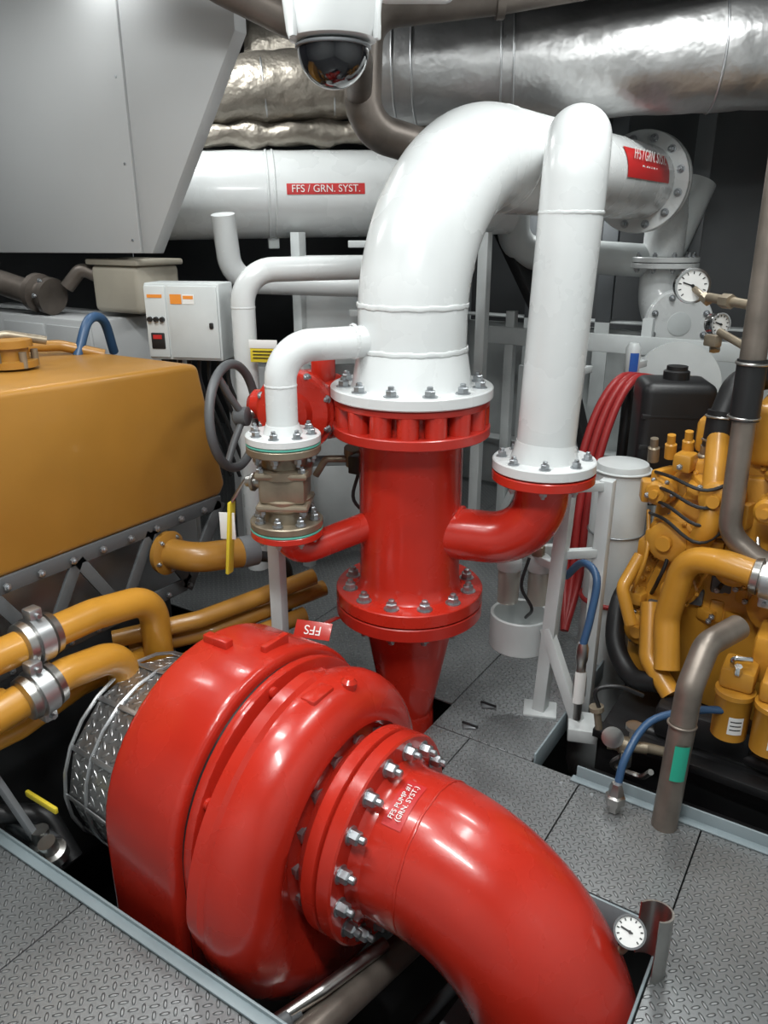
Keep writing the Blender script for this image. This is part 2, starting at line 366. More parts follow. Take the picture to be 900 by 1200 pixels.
# ---------------------------------------------------------------- white main
w=B('white_main_discharge_pipe')
w.disc((CX,CY,1.168),(0,0,1),.255,.036,WHITE,bv=.004,seg=64);w.bolts((CX,CY,1.204),(0,0,1),.216,12,.017,.018)
w.lathe([(0,.192),(.015,.186),(.10,.172),(.11,.168)],(CX,CY,1.20),(0,0,1),WHITE,64)
w.tube([(CX,CY,1.25),(CX,CY,1.875),(CX+.08,4.02,1.875)],.167,WHITE,bend=.47,seg=64,n=36)
for z_,rr in((1.315,.170),(1.445,.168)):w.weld((CX,CY,z_),(0,0,1),rr,.005,WHITE)
w.weld((CX+.02,2.56,1.875),(0,1,0),.167,.004,WHITE)
w.disc((CX+.08,4.02,1.875),(.04,1,0),.23,.032,WHITE);w.bolts((CX+.08,4.02,1.875),(-.04,-1,0),.195,12,.015,.018)
w.disc((CX+.082,4.058,1.875),(.04,1,0),.23,.032,WHITE);w.bolts((CX+.083,4.09,1.875),(.04,1,0),.195,12,.015,.018)
w.weld((CX+.06,3.6,1.875),(0,1,0),.167,.004,WHITE)
nd=V((.9,-.35,.25)).normalized()
w.patch((CX+.067,3.66,1.875),(.04,1,0),.169,-.30,.26,nd,.36,LRED,12)
rt=V((.04,1,0)).normalized();w.text('FFS / GRN. SYST.\nDOWN',V((CX+.067,3.64,1.875))+(nd-rt*nd.dot(rt)).normalized()*.171,rt,(0,0,1),.060,LWH)
w.lathe([(0,.16),(.05,.155),(.16,.11)],(CX+.084,4.09,1.875),(.1,1,0),WHITE,40)
w.tube([(CX+.09,4.2,1.875),(CX+.13,4.42,1.875),(CX+.13,4.42,1.53)],.105,WHITE,bend=.17,seg=36,n=16)
q=V((CX+.13,4.42,1.50));flangepair(w,q,(0,0,1),.19,.026,WHITE,WHITE,10,.013)
w.tube([q,q+V((0,0,-.27)),q+V((.14,-.16,-.30))],.105,WHITE,bend=.17,seg=36,n=16)
q2=q+V((.15,-.17,-.29));fa=V((.5,-.84,-.05));w.disc(q2,fa,.17,.026,WHITE);w.disc(q2+fa*.03,fa,.17,.022,WHITE);w.bolts(q2+fa*.055,fa,.14,8,.013,.015)
w.lathe([(0,.06),(.006,.06),(.01,.04),(.01,0)],q2+fa*.05,fa,WHITE2,24)
w.done()
w=B('white_branch_riser')
w.tube([(-.82,2.16,1.0),(-.795,2.175,1.895),(-1.06,2.90,1.89)],.088,WHITE,bend=.115,seg=48,n=14)
w.disc((-.82,2.16,.971),(0,0,1),.157,.032,WHITE);w.bolts((-.82,2.16,1.003),(0,0,1),.128,8,.013,.015)
w.lathe([(0,.104),(.03,.095),(.06,.088)],(-.82,2.16,1.0),(0,0,1),WHITE,48)
w.weld((-.80,2.172,1.70),(0,0,1),.0885,.003,WHITE);w.done()
w=B('white_bypass_pipe')
w.tube([(-1.47,1.71,1.09),(-1.47,1.71,1.34),(-1.27,1.99,1.345)],.047,WHITE,bend=.10,seg=32,n=16)
w.weld((-1.47,1.71,1.23),(0,0,1),.047,.0025,WHITE);w.weld(V((-1.27,1.99,1.345))+V((-.07,-.092,0)),(.2,.28,0),.050,.004,WHITE)
w.disc((-1.47,1.71,1.064),(0,0,1),.113,.024,WHITE);w.bolts((-1.47,1.71,1.088),(0,0,1),.088,8,.012,.015)
w.lathe([(0,.06),(.03,.05)],(-1.47,1.71,1.085),(0,0,1),WHITE,32);w.done()
b=B('ball_valve');o=(-1.47,1.71,0)
b.disc((-1.47,1.71,1.057),(0,0,1),.112,.006,TEAL,bv=.001);b.disc((-1.47,1.71,.787),(0,0,1),.112,.006,TEAL,bv=.001)
b.disc((-1.47,1.71,.794),(0,0,1),.112,.024,BRASS);b.disc((-1.47,1.71,1.031),(0,0,1),.112,.024,BRASS)
b.lathe([(.81,.068),(.85,.064),(.86,.074),(.89,.080),(.895,.070),(.955,.070),(.96,.083),(.985,.083),(.99,.068),(1.04,.068)],o,(0,0,1),BRASS,36)
b.box((-1.47,1.71,.925),(.14,.14,.085),BRASS,rz=30,bv=.012)
b.box((-1.47,1.71,.972),(.16,.16,.022),BRASS,rz=30,bv=.01);b.box((-1.47,1.71,.872),(.16,.16,.022),BRASS,rz=30,bv=.01)
for i in range(4):
    a=math.radians(75+90*i);d=V((math.cos(a)*.088,math.sin(a)*.088,0));b.bolt(V(o)+d+V((0,0,.983)),(0,0,1),.012,.012);b.bolt(V(o)+d+V((0,0,.861)),(0,0,-1),.012,.012)
b.bolts((-1.47,1.71,.82),(0,0,1),.090,8,.012,.016);b.bolts((-1.47,1.71,1.03),(0,0,-1),.090,8,.012,.016)
sd=V((-.75,-.2,0)).normalized()
b.tube([V((-1.47,1.71,.925)),V((-1.47,1.71,.925))+sd*.13],.018,STEEL,seg=14);b.disc(V((-1.47,1.71,.925))+sd*.10,sd,.03,.012,STEEL)
b.bar(V((-1.47,1.71,.93))+sd*.135,V((-1.50,1.68,.86))+sd*.14,.03,.006,STEEL)
b.bar(V((-1.50,1.68,.86))+sd*.14,V((-1.50,1.66,.62))+sd*.15,.036,.012,LYEL,up=sd,bv=.004)
b.box(V((-1.53,1.66,.78))+sd*.12,(.05,.003,.09),LWH,rz=25,rot=None)
b.done()
s=B('white_pipe_support_post');s.box((-1.60,1.80,.30),(.045,.045,.78),WHITE2,rz=10);s.box((-1.60,1.80,-.09),(.12,.12,.012),WHITE2);s.box((-1.56,1.80,.69),(.14,.05,.01),WHITE2);s.done()
w=B('white_vertical_service_pipe')
w.tube([(-2.02,2.16,.35),(-2.02,2.16,1.52),(-1.45,2.86,1.53)],.044,WHITE,bend=.12,seg=28,n=12);w.weld((-2.02,2.16,1.39),(0,0,1),.044,.0025,WHITE)
w.box((-2.02,2.17,1.25),(.13,.02,.03),WHITE2)
w.tube([(-2.42,2.50,1.72),(-2.44,2.55,1.45),(-2.05,3.0,1.42)],.05,WHITE,bend=.12)
w.done()
a0=V((-3.12,2.40,1.80));a1=V((-1.70,3.74,1.83));ad=(a1-a0).normalized();L_=(a1-a0).length
w=B('white_horizontal_pipe')
w.lathe([(0,.19),(L_,.19)],a0,ad,WHITE,56)
for s_ in(.78,.81,1.42):w.torus(a0+ad*s_,ad,.190,.006,WHITE)
w.box(a0+ad*.80+V((0,0,-.21)),(.05,.06,.05),WHITE2,rz=45)
nd=V((.545,-.839,.08)).normalized()
w.patch(a0,ad,.1915,.86,1.21,nd,.12,LRED)
w.text('FFS / GRN. SYST.',a0+ad*1.035+(nd-ad*nd.dot(ad)).normalized()*.1940,ad,(0,0,1),.043,LWH)
w.done()
# ---------------------------------------------------------------- ducts
def foil(a0,a1,R,K,mt,ms,bands,amp):
    d=B('foil_insulated_duct');a0=V(a0);a1=V(a1);R_=[];x,y,z=frame(a1-a0)
    for i in range(K+1):
        t=i/K;c0=a0.lerp(a1,t);rr=R*(1+amp*.4*math.sin(i*1.3)+amp*.5*random.random())
        R_.append([c0+(x*math.cos(2*pi*j/ms)+y*math.sin(2*pi*j/ms))*rr*(1+amp*.4*math.sin(j*.9+i*.7)+amp*.5*random.random()) for j in range(ms)])
    d.rings(R_,mt)
    for s_ in bands:d.torus(a0+(a1-a0).normalized()*s_,a1-a0,R*1.015,.005,ALU)
    d.done(80)
foil((-2.05,3.16,2.30),(.9,4.5,2.38),.215,70,FOIL,56,(.06,.14,.5,.55,1.35),.018)
foil((-3.0,2.55,2.20),(-1.9,3.5,2.32),.14,40,FOILB,36,(.3,.6,.9,1.2),.06)
foil((-2.85,2.62,2.05),(-2.0,3.42,2.09),.045,34,FOILB,14,(),.35)
foil((-2.9,3.3,2.45),(-1.7,3.9,2.45),.2,30,FOILB,36,(.3,.8),.05)
d=B('exhaust_pipe')
d.tube([(-.7,3.45,2.60),(-1.45,2.98,2.47),(-1.85,2.72,2.42),(-1.84,2.68,2.02),(-1.62,3.1,1.93),(-1.4,3.5,1.95)],.07,PIPEB,bend=.13,seg=28,n=12)
d.lathe([(0,.085),(.03,.085)],(-1.45,2.98,2.47),(1,.65,.1),PIPEB,28)
d.tube([(-2.15,1.55,2.60),(-1.87,1.98,2.34),(-1.66,2.40,2.20),(-1.84,2.66,2.14)],.05,PIPEB,bend=.1,seg=20)
d.done()
d=B('dome_security_camera');o=V((-1.08,1.47,2.005))
d.sphere(o,.074,BLACKG,seg=36,a0=-90,a1=5)
d.torus(o+V((0,0,.004)),(0,0,1),.075,.004,GREYD)
d.lathe([(.012,.076),(.016,.090),(.03,.095),(.09,.102),(.14,.104),(.145,.097),(.16,.06),(.26,.05),(1.02,.05)],o,(0,0,1),WHITE,48)
for a in(.2,2.3,4.4):
    dd=V((math.cos(a),math.sin(a),0));d.box(o+dd*.098+V((0,0,.055)),(.012,.02,.09),WHITE,rz=math.degrees(a))
d.done()
d=B('ceiling_junction_box');d.box((-1.05,1.75,2.175),(.18,.10,.06),WHITE,rz=33,bv=.02,seg=3);d.tube([(-1.05,1.75,2.2),(-1.05,1.75,3.03)],.015,WHITE);d.done()
def fixture(x,y,z,lx,ly,power,rz=0,name='ceiling_light'):
    b=B(name);b.box((x,y,z+.04),(lx+.06,ly+.06,.05),GREYD,rz=rz,bv=.01);b.box((x,y,z+.012),(lx,ly,.012),LAMP,rz=rz)
    b.box((x,y,z+.06+(3.03-z-.06)/2),(.05,.05,3.03-z-.06),GREYD);b.done()
    l=bpy.data.lights.new('tube_light','AREA');l.shape='RECTANGLE';l.size=lx;l.size_y=ly;l.energy=power;l.color=(.97,1,.99)
    ob=bpy.data.objects.new('tube_light',l);ob.location=(x,y,z-.005);ob.rotation_euler=(0,0,math.radians(rz));sc.collection.objects.link(ob)
fixture(-.35,.35,2.72,1.1,.16,44,-10)
fixture(-1.55,.95,2.72,.9,.14,26,0)
fixture(-.35,1.9,2.72,.16,.8,17)
fixture(-3.3,1.4,2.70,.9,.14,10)
fixture(-2.45,2.30,2.68,.5,.10,18,45)
fixture(-.6,3.0,2.72,.5,.12,17)
fixture(-1.7,4.35,1.98,.5,.08,5)  # added fixture, not a known lamp; brightens the background hull frames
# ---------------------------------------------------------------- left cabinet
c=B('ventilation_trunk_cabinet')
c.prism([(-2.58,1.57),(-2.525,1.57),(-2.02,2.28),(-2.02,2.80),(-2.58,2.80)],(0,2.26,0),(1,0,0),(0,0,1),.06,GREY,bv=.004)
c.prism([(-3.56,1.56),(-2.59,1.57),(-2.59,2.80),(-3.56,2.80)],(0,2.262,0),(1,0,0),(0,0,1),.064,GREY,bv=.004)
c.prism([(-5.6,1.56),(-3.57,1.56),(-3.57,2.80),(-5.6,2.80)],(0,2.41,0),(1,0,0),(0,0,1),.22,WHITE2,bv=.006)
c.box((-3.2,2.33,2.18),(.9,.13,1.2),GREYD)
for z_ in(1.62,1.9,2.2,2.5):c.lathe([(0,.006),(.003,.005)],(-2.63,2.198,z_),(0,-1,0),ZINC,8)
c.done()
c=B('storage_cabinet')
c.box((-3.4,2.28,1.09),(1.15,.36,.42),GREY,bv=.012);
for x in(-3.70,-3.30,-2.98):c.box((x,2.095,1.09),(.30,.012,.36),GREY,bv=.004);c.box((x+.1,2.085,1.12),(.02,.012,.05),ZINC)
c.box((-3.4,2.28,.45),(1.1,.32,.9),GREYD);c.done()
c=B('storage_bin');c.box((-2.83,2.36,1.42),(.30,.24,.20),BEIGE,bv=.025,seg=3);c.box((-2.83,2.36,1.53),(.33,.26,.025),BEIGE,bv=.008);c.done()
c=B('engine_air_pipe');c.tube([(-3.9,2.05,1.52),(-3.45,2.12,1.43),(-3.22,2.15,1.38)],.055,PIPEB,bend=.1)
c.lathe([(0,.06),(.02,.085),(.05,.085),(.06,.06),(.09,.06),(.10,.08),(.13,.08)],(-3.28,2.15,1.40),(1,.1,-.15),PIPEB,24);c.bolts((-3.18,2.15,1.39),(1,.1,-.1),.07,6,.008,.01)
c.tube([(-3.1,2.2,1.42),(-3.05,2.25,1.5),(-2.98,2.3,1.46)],.03,PIPEB,bend=.04);c.done()
c=B('electrical_control_box')
rz=22
fx=V((math.cos(math.radians(rz)),math.sin(math.radians(rz)),0));fy=V((fx.y,-fx.x,0))
cc=V((-2.28,2.145,1.33))
c.box(cc,(.30,.14,.285),WHITE2,rz=rz,bv=.008)
F=cc+fy*.0705
c.box(F+fx*.045,(.195,.012,.265),WHITE2,rz=rz,bv=.004);c.box(F-fx*.105,(.085,.012,.265),WHITE2,rz=rz,bv=.004)
F=F+fy*.007
c.box(F+fx*.115+V((0,0,-.01)),(.016,.012,.022),BLACK,rz=rz)
c.box(F-fx*.02+V((0,0,.085)),(.045,.002,.035),LORG,rz=rz,bv=0);c.box(F+fx*.03+V((0,0,.085)),(.045,.002,.035),LWH,rz=rz,bv=0);c.box(F+fx*.03+V((0,0,.092))+fy*.001,(.04,.002,.012),LORG,rz=rz,bv=0)
c.box(F-fx*.105+V((0,0,.095)),(.06,.002,.012),LORG,rz=rz,bv=0)
c.box(F-fx*.105+V((0,0,-.07)),(.055,.008,.06),BLACK,rz=rz);c.box(F-fx*.105+V((0,0,-.055))+fy*.004,(.035,.003,.015),LRED,rz=rz,bv=0)
for k in range(3):c.lathe([(0,.010),(.012,.009)],F+fx*(-.13+.025*k)+V((0,0,.01)),fy,BLACK,14)
for k in range(7):
    q=cc+fx*(-.1+.04*k)+V((0,0,-.14));c.spline([q,q+V((0,0,-.1)),q+V((.03,.04,-.25)),q+V((.08,.1,-.5))],.008,BLACK,seg=8)
for sx in(-.12,.12):c.box(cc+fx*sx+V((0,.08,-.5)),(.03,.03,1.1),WHITE2)
c.done()
c=B('warning_sign');c.box((-1.90,2.125,1.24),(.10,.004,.07),LYEL,rz=25,bv=.001);c.box((-1.90,2.123,1.27),(.105,.004,.03),LWH,rz=25,bv=.001)
for k in range(3):c.box((-1.90,2.1195,1.245-.012*k),(.075,.002,.003),BLACK,rz=25,bv=0)
c.bar((-2.0,2.16,1.25),(-1.86,2.15,1.25),.01,.02,WHITE2);c.done()
# ---------------------------------------------------------------- left engine
def clamp(bb,c_,ax,r):
    bb.lathe([(-.055,r),(-.05,r+.012),(-.03,r+.016),(-.028,r+.006),(.028,r+.006),(.03,r+.016),(.05,r+.012),(.055,r)],c_,ax,STEEL,32)
    bb.lathe([(-.02,r+.02),(.02,r+.02)],c_,ax,ALU,32)
    x,y,_=frame(ax);
    for s_ in(1,-1):bb.box(V(c_)+x*s_*(r+.03),(.04,.04,.035),ALU,bv=.006);bb.tube([V(c_)+x*s_*(r+.03)-y*.035,V(c_)+x*s_*(r+.03)+y*.035],.007,ZINC,seg=8)
e=B('marine_diesel_engine')
e.prism([(.55,.72),(1.96,.72),(1.99,.76),(1.90,1.215),(1.86,1.225),(.55,1.26)],(-2.75,0,0),(0,1,0),(0,0,1),.75,YELD,bv=.035,seg=4)
e.lathe([(0,.085),(.02,.085),(.022,.06),(.06,.06),(.062,.075),(.085,.075),(.09,.06)],(-2.36,1.43,1.245),(0,0,1),YELD,28)
e.tube([(-2.42,1.33,1.32),(-2.36,1.43,1.345),(-2.30,1.53,1.32)],.014,BRASS,bend=.05,seg=12)
for k in range(6):e.lathe([(0,.012),(.05,.012)],(-2.36+.075*math.cos(k*1.05),1.43+.075*math.sin(k*1.05),1.245),(0,0,1),BRASS,10)
e.spline([(-2.5,1.78,1.22),(-2.52,1.86,1.34),(-2.55,1.95,1.33),(-2.6,2.02,1.2)],.018,BLUE)
e.tube([(-2.65,1.4,1.28),(-2.55,1.75,1.26),(-2.45,1.86,1.22)],.02,YELD,bend=.05,seg=14)
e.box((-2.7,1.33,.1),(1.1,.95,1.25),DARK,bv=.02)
e.box((-2.13,1.33,.55),(.04,1.2,.34),ALU,bv=.01)
def lb(a,b_,w_=.03):e.bar((-2.0,a[0],a[1]),(-2.0,b_[0],b_[1]),.012,w_,IRON,up=(0,0,1) if abs(a[0]-b_[0])>.02 else (0,1,0))
lb((.7,.70),(1.95,.70),.05);lb((.7,.44),(1.75,.44),.05);lb((1.95,.70),(1.75,.42),.05)
ys=[.60,.89,1.18,1.47,1.76]
for i in range(4):
    a,b_=ys[i],ys[i+1];m=(a+b_)/2;lb((a,.45),(m,.69),.04);lb((m,.69),(b_,.45),.04)
for i in range(11):e.bolt(V((-1.985,.75+.11*i,.70)),(1,0,0),.012,.01,ZINC);e.bolt(V((-1.985,.75+.1*i,.44)),(1,0,0),.010,.01,ZINC)
e.tube([(-2.0,.72,.55),(-1.87,.85,.57),(-1.85,1.25,.575),(-1.85,1.47,.54),(-1.88,1.50,.25)],.048,YEL,bend=.11,n=14)
clamp(e,(-1.86,1.07,.575),(.02,1,0),.05)
e.tube([(-2.0,.62,.34),(-1.83,.80,.42),(-1.80,1.10,.465),(-1.80,1.29,.44),(-1.84,1.33,.20)],.048,YEL,bend=.10,n=14)
clamp(e,(-1.80,1.02,.455),(.05,1,.12),.05)
e.box((-1.84,.90,.44),(.05,.10,.10),YEL,bv=.015)
e.lathe([(0,.075),(.02,.078),(.03,.06)],(-1.99,1.66,.60),(1,.1,0),YELD,28);e.bolts((-1.97,1.66,.60),(1,.1,0),.062,5,.008,.01)
e.tube([(-1.99,1.66,.60),(-1.86,1.68,.60),(-1.78,1.84,.585)],.052,YELD,bend=.10,n=12)
e.lathe([(0,.056),(.06,.056)],(-1.79,1.82,.587),(.35,.9,-.05),GREYD,24)
for k,(zz,yy) in enumerate(((.41,0),(.34,.06),(.28,-.06))):e.tube([(-1.98,1.40+yy,zz-.03),(-1.80,1.62+yy,zz),(-1.62,2.02+yy,zz+.05)],.03,YELD,bend=.1)
e.spline([(-1.78,1.9,.55),(-1.72,1.98,.5),(-1.74,2.0,.3),(-1.8,1.95,.05)],.02,BLACK)
e.tube([(-1.95,.80,.28),(-1.90,1.0,.30),(-1.9,1.2,.33),(-1.93,1.5,.30)],.028,YEL,bend=.05);e.tube([(-1.95,.9,.05),(-1.85,1.0,.02),(-1.75,1.0,-.1)],.03,BLACK,bend=.05)
e.box((-1.78,.955,.13),(.14,.012,.02),LYEL);e.bar((-1.9,.9,.2),(-1.75,.95,-.1),.02,.02,GREYD)
e.lathe([(0,.04),(.03,.04),(.035,.025),(.07,.025)],(-1.72,.935,-.02),(0,-.3,1),STEEL,20)
e.done()
b=B('bilge_pipework')
b.tube([(-2.1,1.0,-.25),(-1.5,.98,-.22),(-1.2,1.0,-.35)],.035,TRIM,bend=.1);b.tube([(-1.95,.95,-.02),(-1.76,.96,-.02)],.028,ZINC)
b.lathe([(0,.035),(.04,.035),(.05,.025),(.09,.025)],(-1.80,.945,-.06),(0,0,1),STEEL,20)
b.tube([(-.90,.93,-.20),(-.78,1.58,-.22)],.042,PIPES)
b.tube([(-1.0,.92,-.20),(-.90,1.10,-.15),(-.84,1.30,-.15)],.018,STEEL,bend=.05,seg=14);b.lathe([(0,.024),(.05,.024),(.055,.018),(.08,.018)],(-.965,.975,-.19),(.45,.8,.2),GREYD,14)
b.tube([(-1.0,1.0,-.5),(-.2,1.75,-.5)],.05,GREYD)
for k in range(4):b.tube([(-.9+.15*k,.95,-.60),(-.75+.15*k,1.8,-.60)],.02,GREYD)
b.bar((-.66,.90,-.32),(-.60,1.58,-.32),.06,.06,GREYD)
b.done()
l=B('pipe_label_plate');ux=V((.95,.3,0)).normalized()
lp=V((-1.365,1.69,.465))
l.prism([(-.06,-.028),(.06,-.028),(.06,.028),(-.06,.028)],lp,ux,V((-.15,.5,.6)),.004,REDF,bv=.001)
nn=ux.cross(V((-.15,.5,.6)).normalized()).normalized();l.text('FFS',lp+nn*.0055,-ux,-V((-.15,.5,.6)),.042,LWH)
l.bar(lp+V((0,.02,0)),lp+V((-.02,.16,-.03)),.02,.004,REDF);l.done()
def gauge(name,o,ax,r,rim,stem=None):
    b=B(name);z=V(ax).normalized();o=V(o)
    b.lathe([(-.03,r*.8),(-.028,r),(.004,r),(.008,r*1.08),(.012,r*1.06),(.012,r*.93),(.006,r*.92),(.0058,0)],o,z,rim,36)
    b.lathe([(.0062,r*.92),(.0075,r*.92)],o,z,LWH,36)
    x,y,_=frame(z)
    for i in range(11):
        a=math.radians(-135+27*i);d=x*math.cos(a)+y*math.sin(a);b.bar(o+z*.008+d*r*.68,o+z*.008+d*r*.85,.003,.0012,BLACK,up=z,bv=0)
    d=(x*.3+y*.9).normalized();b.bar(o+z*.009-d*r*.2,o+z*.009+d*r*.62,.004,.0015,BLACK,up=z,bv=0);b.lathe([(0,r*.1),(.012,r*.1)],o,z,BLACK,10)
    if stem:
        pts=[o-z*.015]+[V(q) for q in stem];b.tube(pts,.010,BRASS,bend=.02,seg=12)
        b.lathe([(0,.017),(.03,.017)],V(stem[-1]),V(stem[-1])-V(pts[-2]),BRASS,6)
    b.done()
gauge('pressure_gauge',(-.255,1.445,.115),(.15,-.60,.75),.035,IRON,[(-.265,1.46,.04),(-.33,1.43,-.01)])
g=B('gauge_protection_pipe')
R_=[];o=V((-.215,1.475,0))
for z_ in(0,.19):
    ring=[]
    for r_,rng in((.046,range(13)),(.041,range(12,-1,-1))):
        for i in rng:
            a=math.radians(-60+200*i/12);ring.append(o+V((math.cos(a)*r_,math.sin(a)*r_,z_+(0 if z_==0 else -.03*i/12))))
    R_.append(ring)
g.rings(R_,STEEL);g.done()
# ---------------------------------------------------------------- right side
s=B('white_equipment_stand')
s.bar((-.83,2.33,0),(-.80,2.35,.87),.05,.045,WHITE2);s.bar((-.70,2.44,-.02),(-.70,2.44,.88),.045,.045,WHITE2)
s.bar((-.83,2.33,.62),(-.70,2.44,.62),.03,.03,WHITE2);s.bar((-.83,2.33,.34),(-.66,2.30,-.02),.035,.04,WHITE2);s.bar((-.81,2.34,.86),(-.70,2.44,.86),.03,.03,WHITE2)
s.box((-.83,2.33,.004),(.12,.10,.012),WHITE2,rz=20);s.box((-.66,2.30,.01),(.10,.12,.05),WHITE2,rz=20);s.done()
s=B('water_filter_unit');fo=V((-.95,2.38,0))
s.lathe([(0,.105),(.005,.11),(.13,.11),(.135,.105),(.13,.098),(.02,.095)],fo+V((0,0,.215)),(0,0,1),WHITE2,36)
for dx in(-.045,.05):
    q=fo+V((dx,dx*.5,.38));s.lathe([(0,.02),(.01,.038),(.13,.04),(.14,.034)],q,(0,0,1),GLASS,20);s.lathe([(0,.045),(.03,.045),(.05,.034),(.06,.018)],q+V((0,0,.14)),(0,0,1),WHITE2,20)
    s.tube([q+V((0,0,.01)),q+V((0,0,.13))],.012,BRASS,seg=10)
s.box(fo+V((0,.04,.57)),(.18,.03,.06),WHITE2,rz=30);s.bar(fo+V((.02,.02,.57)),(-.82,2.35,.57),.03,.03,WHITE2);s.bar(fo+V((.05,0,.24)),(-.83,2.34,.24),.03,.03,WHITE2)
s.spline([fo+V((-.05,.02,.58)),fo+V((-.06,.05,.66)),fo+V((0,.1,.70)),fo+V((.09,.05,.68))],.007,BRASS,seg=8);s.box(fo+V((.05,0,.60)),(.04,.03,.04),BRASS)
s.spline([fo+V((.03,-.03,.58)),fo+V((.02,-.06,.48)),fo+V((.06,-.05,.40)),fo+V((.02,0,.33))],.006,BLACK,seg=8);s.done()
h=B('blue_hydraulic_hose')
h.spline([(-.80,2.40,.52),(-.72,2.32,.62),(-.655,2.27,.60),(-.65,2.23,.48),(-.66,2.21,.38)],.013,BLUE)
h.lathe([(0,.014),(.02,.02),(.06,.02),(.08,.016),(.12,.016),(.13,.022),(.20,.022),(.24,.014),(.30,.014)],(-.66,2.21,.39),(0,.05,-1),STEEL,16)
h.patch((-.66,2.21,.39),(0,0,-1),.0228,.10,.22,(.5,-.8,0),1.0,LWH);h.done()
h=B('blue_hydraulic_hose')
h.spline([(-.2,2.25,.28),(-.30,2.2,.27),(-.40,2.10,.25),(-.435,2.0,.17),(-.44,1.96,.08)],.012,BLUE)
h.lathe([(0,.015),(.02,.022),(.04,.022),(.045,.03),(.07,.03),(.075,.018),(.10,.018)],(-.44,1.955,.105),(0,0,-1),STEEL,6);h.done()
v=B('brass_drain_valve');v.lathe([(0,.02),(.03,.02),(.035,.028),(.07,.028),(.075,.018),(.12,.018)],(-.52,2.11,.12),(.9,.3,0),BRASS,12)
v.lathe([(0,.014),(.06,.014),(.062,.028),(.075,.028)],(-.45,2.14,.12),(0,0,1),STEEL,12);v.lathe([(0,.032),(.01,.034),(.012,.025)],(-.50,2.08,.17),(.3,-.9,.3),STEEL,20)
v.tube([(-.42,2.15,.12),(-.30,2.2,.10)],.016,BRASS);v.lathe([(0,.02),(.05,.02)],(-.46,2.11,.06),(0,0,1),STEEL,6);v.spline([(-.46,2.11,.1),(-.50,2.13,.03),(-.42,2.16,.0),(-.38,2.12,.06)],.010,STEEL,seg=8)
v.lathe([(0,.012),(.06,.012),(.065,.024),(.08,.024)],(-.56,2.14,.14),(-.2,0,1),BRASS,10);v.spline([(-.56,2.14,.2),(-.58,2.13,.28),(-.52,2.16,.30),(-.45,2.2,.27)],.007,BLACK,seg=8);v.done()
p=B('steel_drain_pipe')
p.tube([(-.30,1.93,-.4),(-.295,2.04,.44),(-.28,2.12,.545),(-.22,2.25,.56)],.037,PIPES,bend=.06,n=8,seg=28)
p.patch((-.297,2.0,.20),(0.005,.13,.99),.0378,-.03,.08,(.5,-.84,0),.6,LGRN)
p.torus((-.297,2.02,.33),(0,.13,1),.038,.004,PIPES);p.done()
p=B('cooling_water_riser')
p.tube([(-.355,2.52,2.98),(-.33,2.49,1.30)],.037,PIPES,seg=28)
p.tube([(-.33,2.49,1.30),(-.325,2.48,1.12)],.042,BLACK,seg=28)
p.tube([(-.325,2.48,1.14),(-.315,2.47,.76),(-.20,2.45,.69),(-.08,2.5,.71)],.034,PIPES,bend=.09,n=12,seg=28)
for z_ in(1.29,1.13):p.torus((-.328,2.485,z_),(0,0,1),.043,.005,STEEL)
p.tube([(-.35,2.50,1.45),(-.50,2.62,1.46)],.014,BRASS);p.lathe([(0,.022),(.04,.022)],(-.42,2.55,1.455),(-.14,.12,0),BRASS,6)
p.tube([(-.35,2.50,1.33),(-.45,2.60,1.36)],.012,BRASS)
p.box((-.47,2.62,1.33),(.05,.03,.035),BRASS,rz=-35);p.done()
gauge('pressure_gauge',(-.565,2.67,1.49),(.45,-.85,0),.052,CHROME,[(-.52,2.64,1.46)])
gauge('pressure_gauge',(-.47,2.68,1.375),(.75,-.65,0.05),.034,CHROME,[(-.47,2.66,1.32)])
# ---------------------------------------------------------------- right engine
e=B('diesel_generator_engine')
e.box((-.15,3.10,.35),(.75,.95,1.1),YELD,bv=.03)
ol=[(-.62,.10),(-.64,.45),(-.60,.58),(-.58,.80),(-.50,.93),(-.30,.98),(-.05,1.0),(.15,.95),(.2,.1),(-.1,-.05),(-.45,-.02)]
e.prism(ol,(0,2.74,0),(1,0,0),(0,0,1),.10,YEL,bv=.02,seg=3)
e.prism([(a*.82-.05,b*.85+.08) for a,b in ol],(0,2.65,0),(1,0,0),(0,0,1),.05,YEL,bv=.012,seg=2)
for i in range(len(ol)-4):
    for t in(0,.33,.66):
        a=ol[i];b_=ol[i+1];e.bolt((a[0]*(1-t)+b_[0]*t+.035,2.64,(a[1]*(1-t)+b_[1]*t)*.96),(0,-1,0),.010,.014,YEL)
for x_,z_,r_,l_ in((-.50,.66,.085,.08),(-.56,.82,.05,.06),(-.36,.84,.07,.10),(-.44,.50,.06,.12),(-.28,.62,.075,.10),(-.56,.30,.07,.06),(-.15,.50,.09,.09),(-.20,.84,.05,.14)):
    e.lathe([(0,r_),(l_*.5,r_),(l_*.55,r_*.85),(l_,r_*.8),(l_+.01,r_*.6),(l_+.01,r_*.3),(l_+.03,r_*.3),(l_+.03,0)],(x_,2.62,z_),(-.15,-1,.05),YEL,24)
    e.bolts((x_-.005,2.62-l_*.52,z_),(-.15,-1,.05),r_*.92,6,.008,.01,mt=YEL if l_>.07 else ZINC,washer=False)
rr=random.Random(3)
for k in range(30):
    x_=-.60+rr.random()*.45;z_=.35+rr.random()*.6
    e.box((x_,2.60+rr.random()*.05,z_),(.03+rr.random()*.05,.06+.06*rr.random(),.03+rr.random()*.06),YEL if k%7 else IRON,rz=rr.randint(-30,30),bv=.010)
    if k%3==0:e.bolt((x_,2.55,z_),(0,-1,0),.010,.012,ZINC)
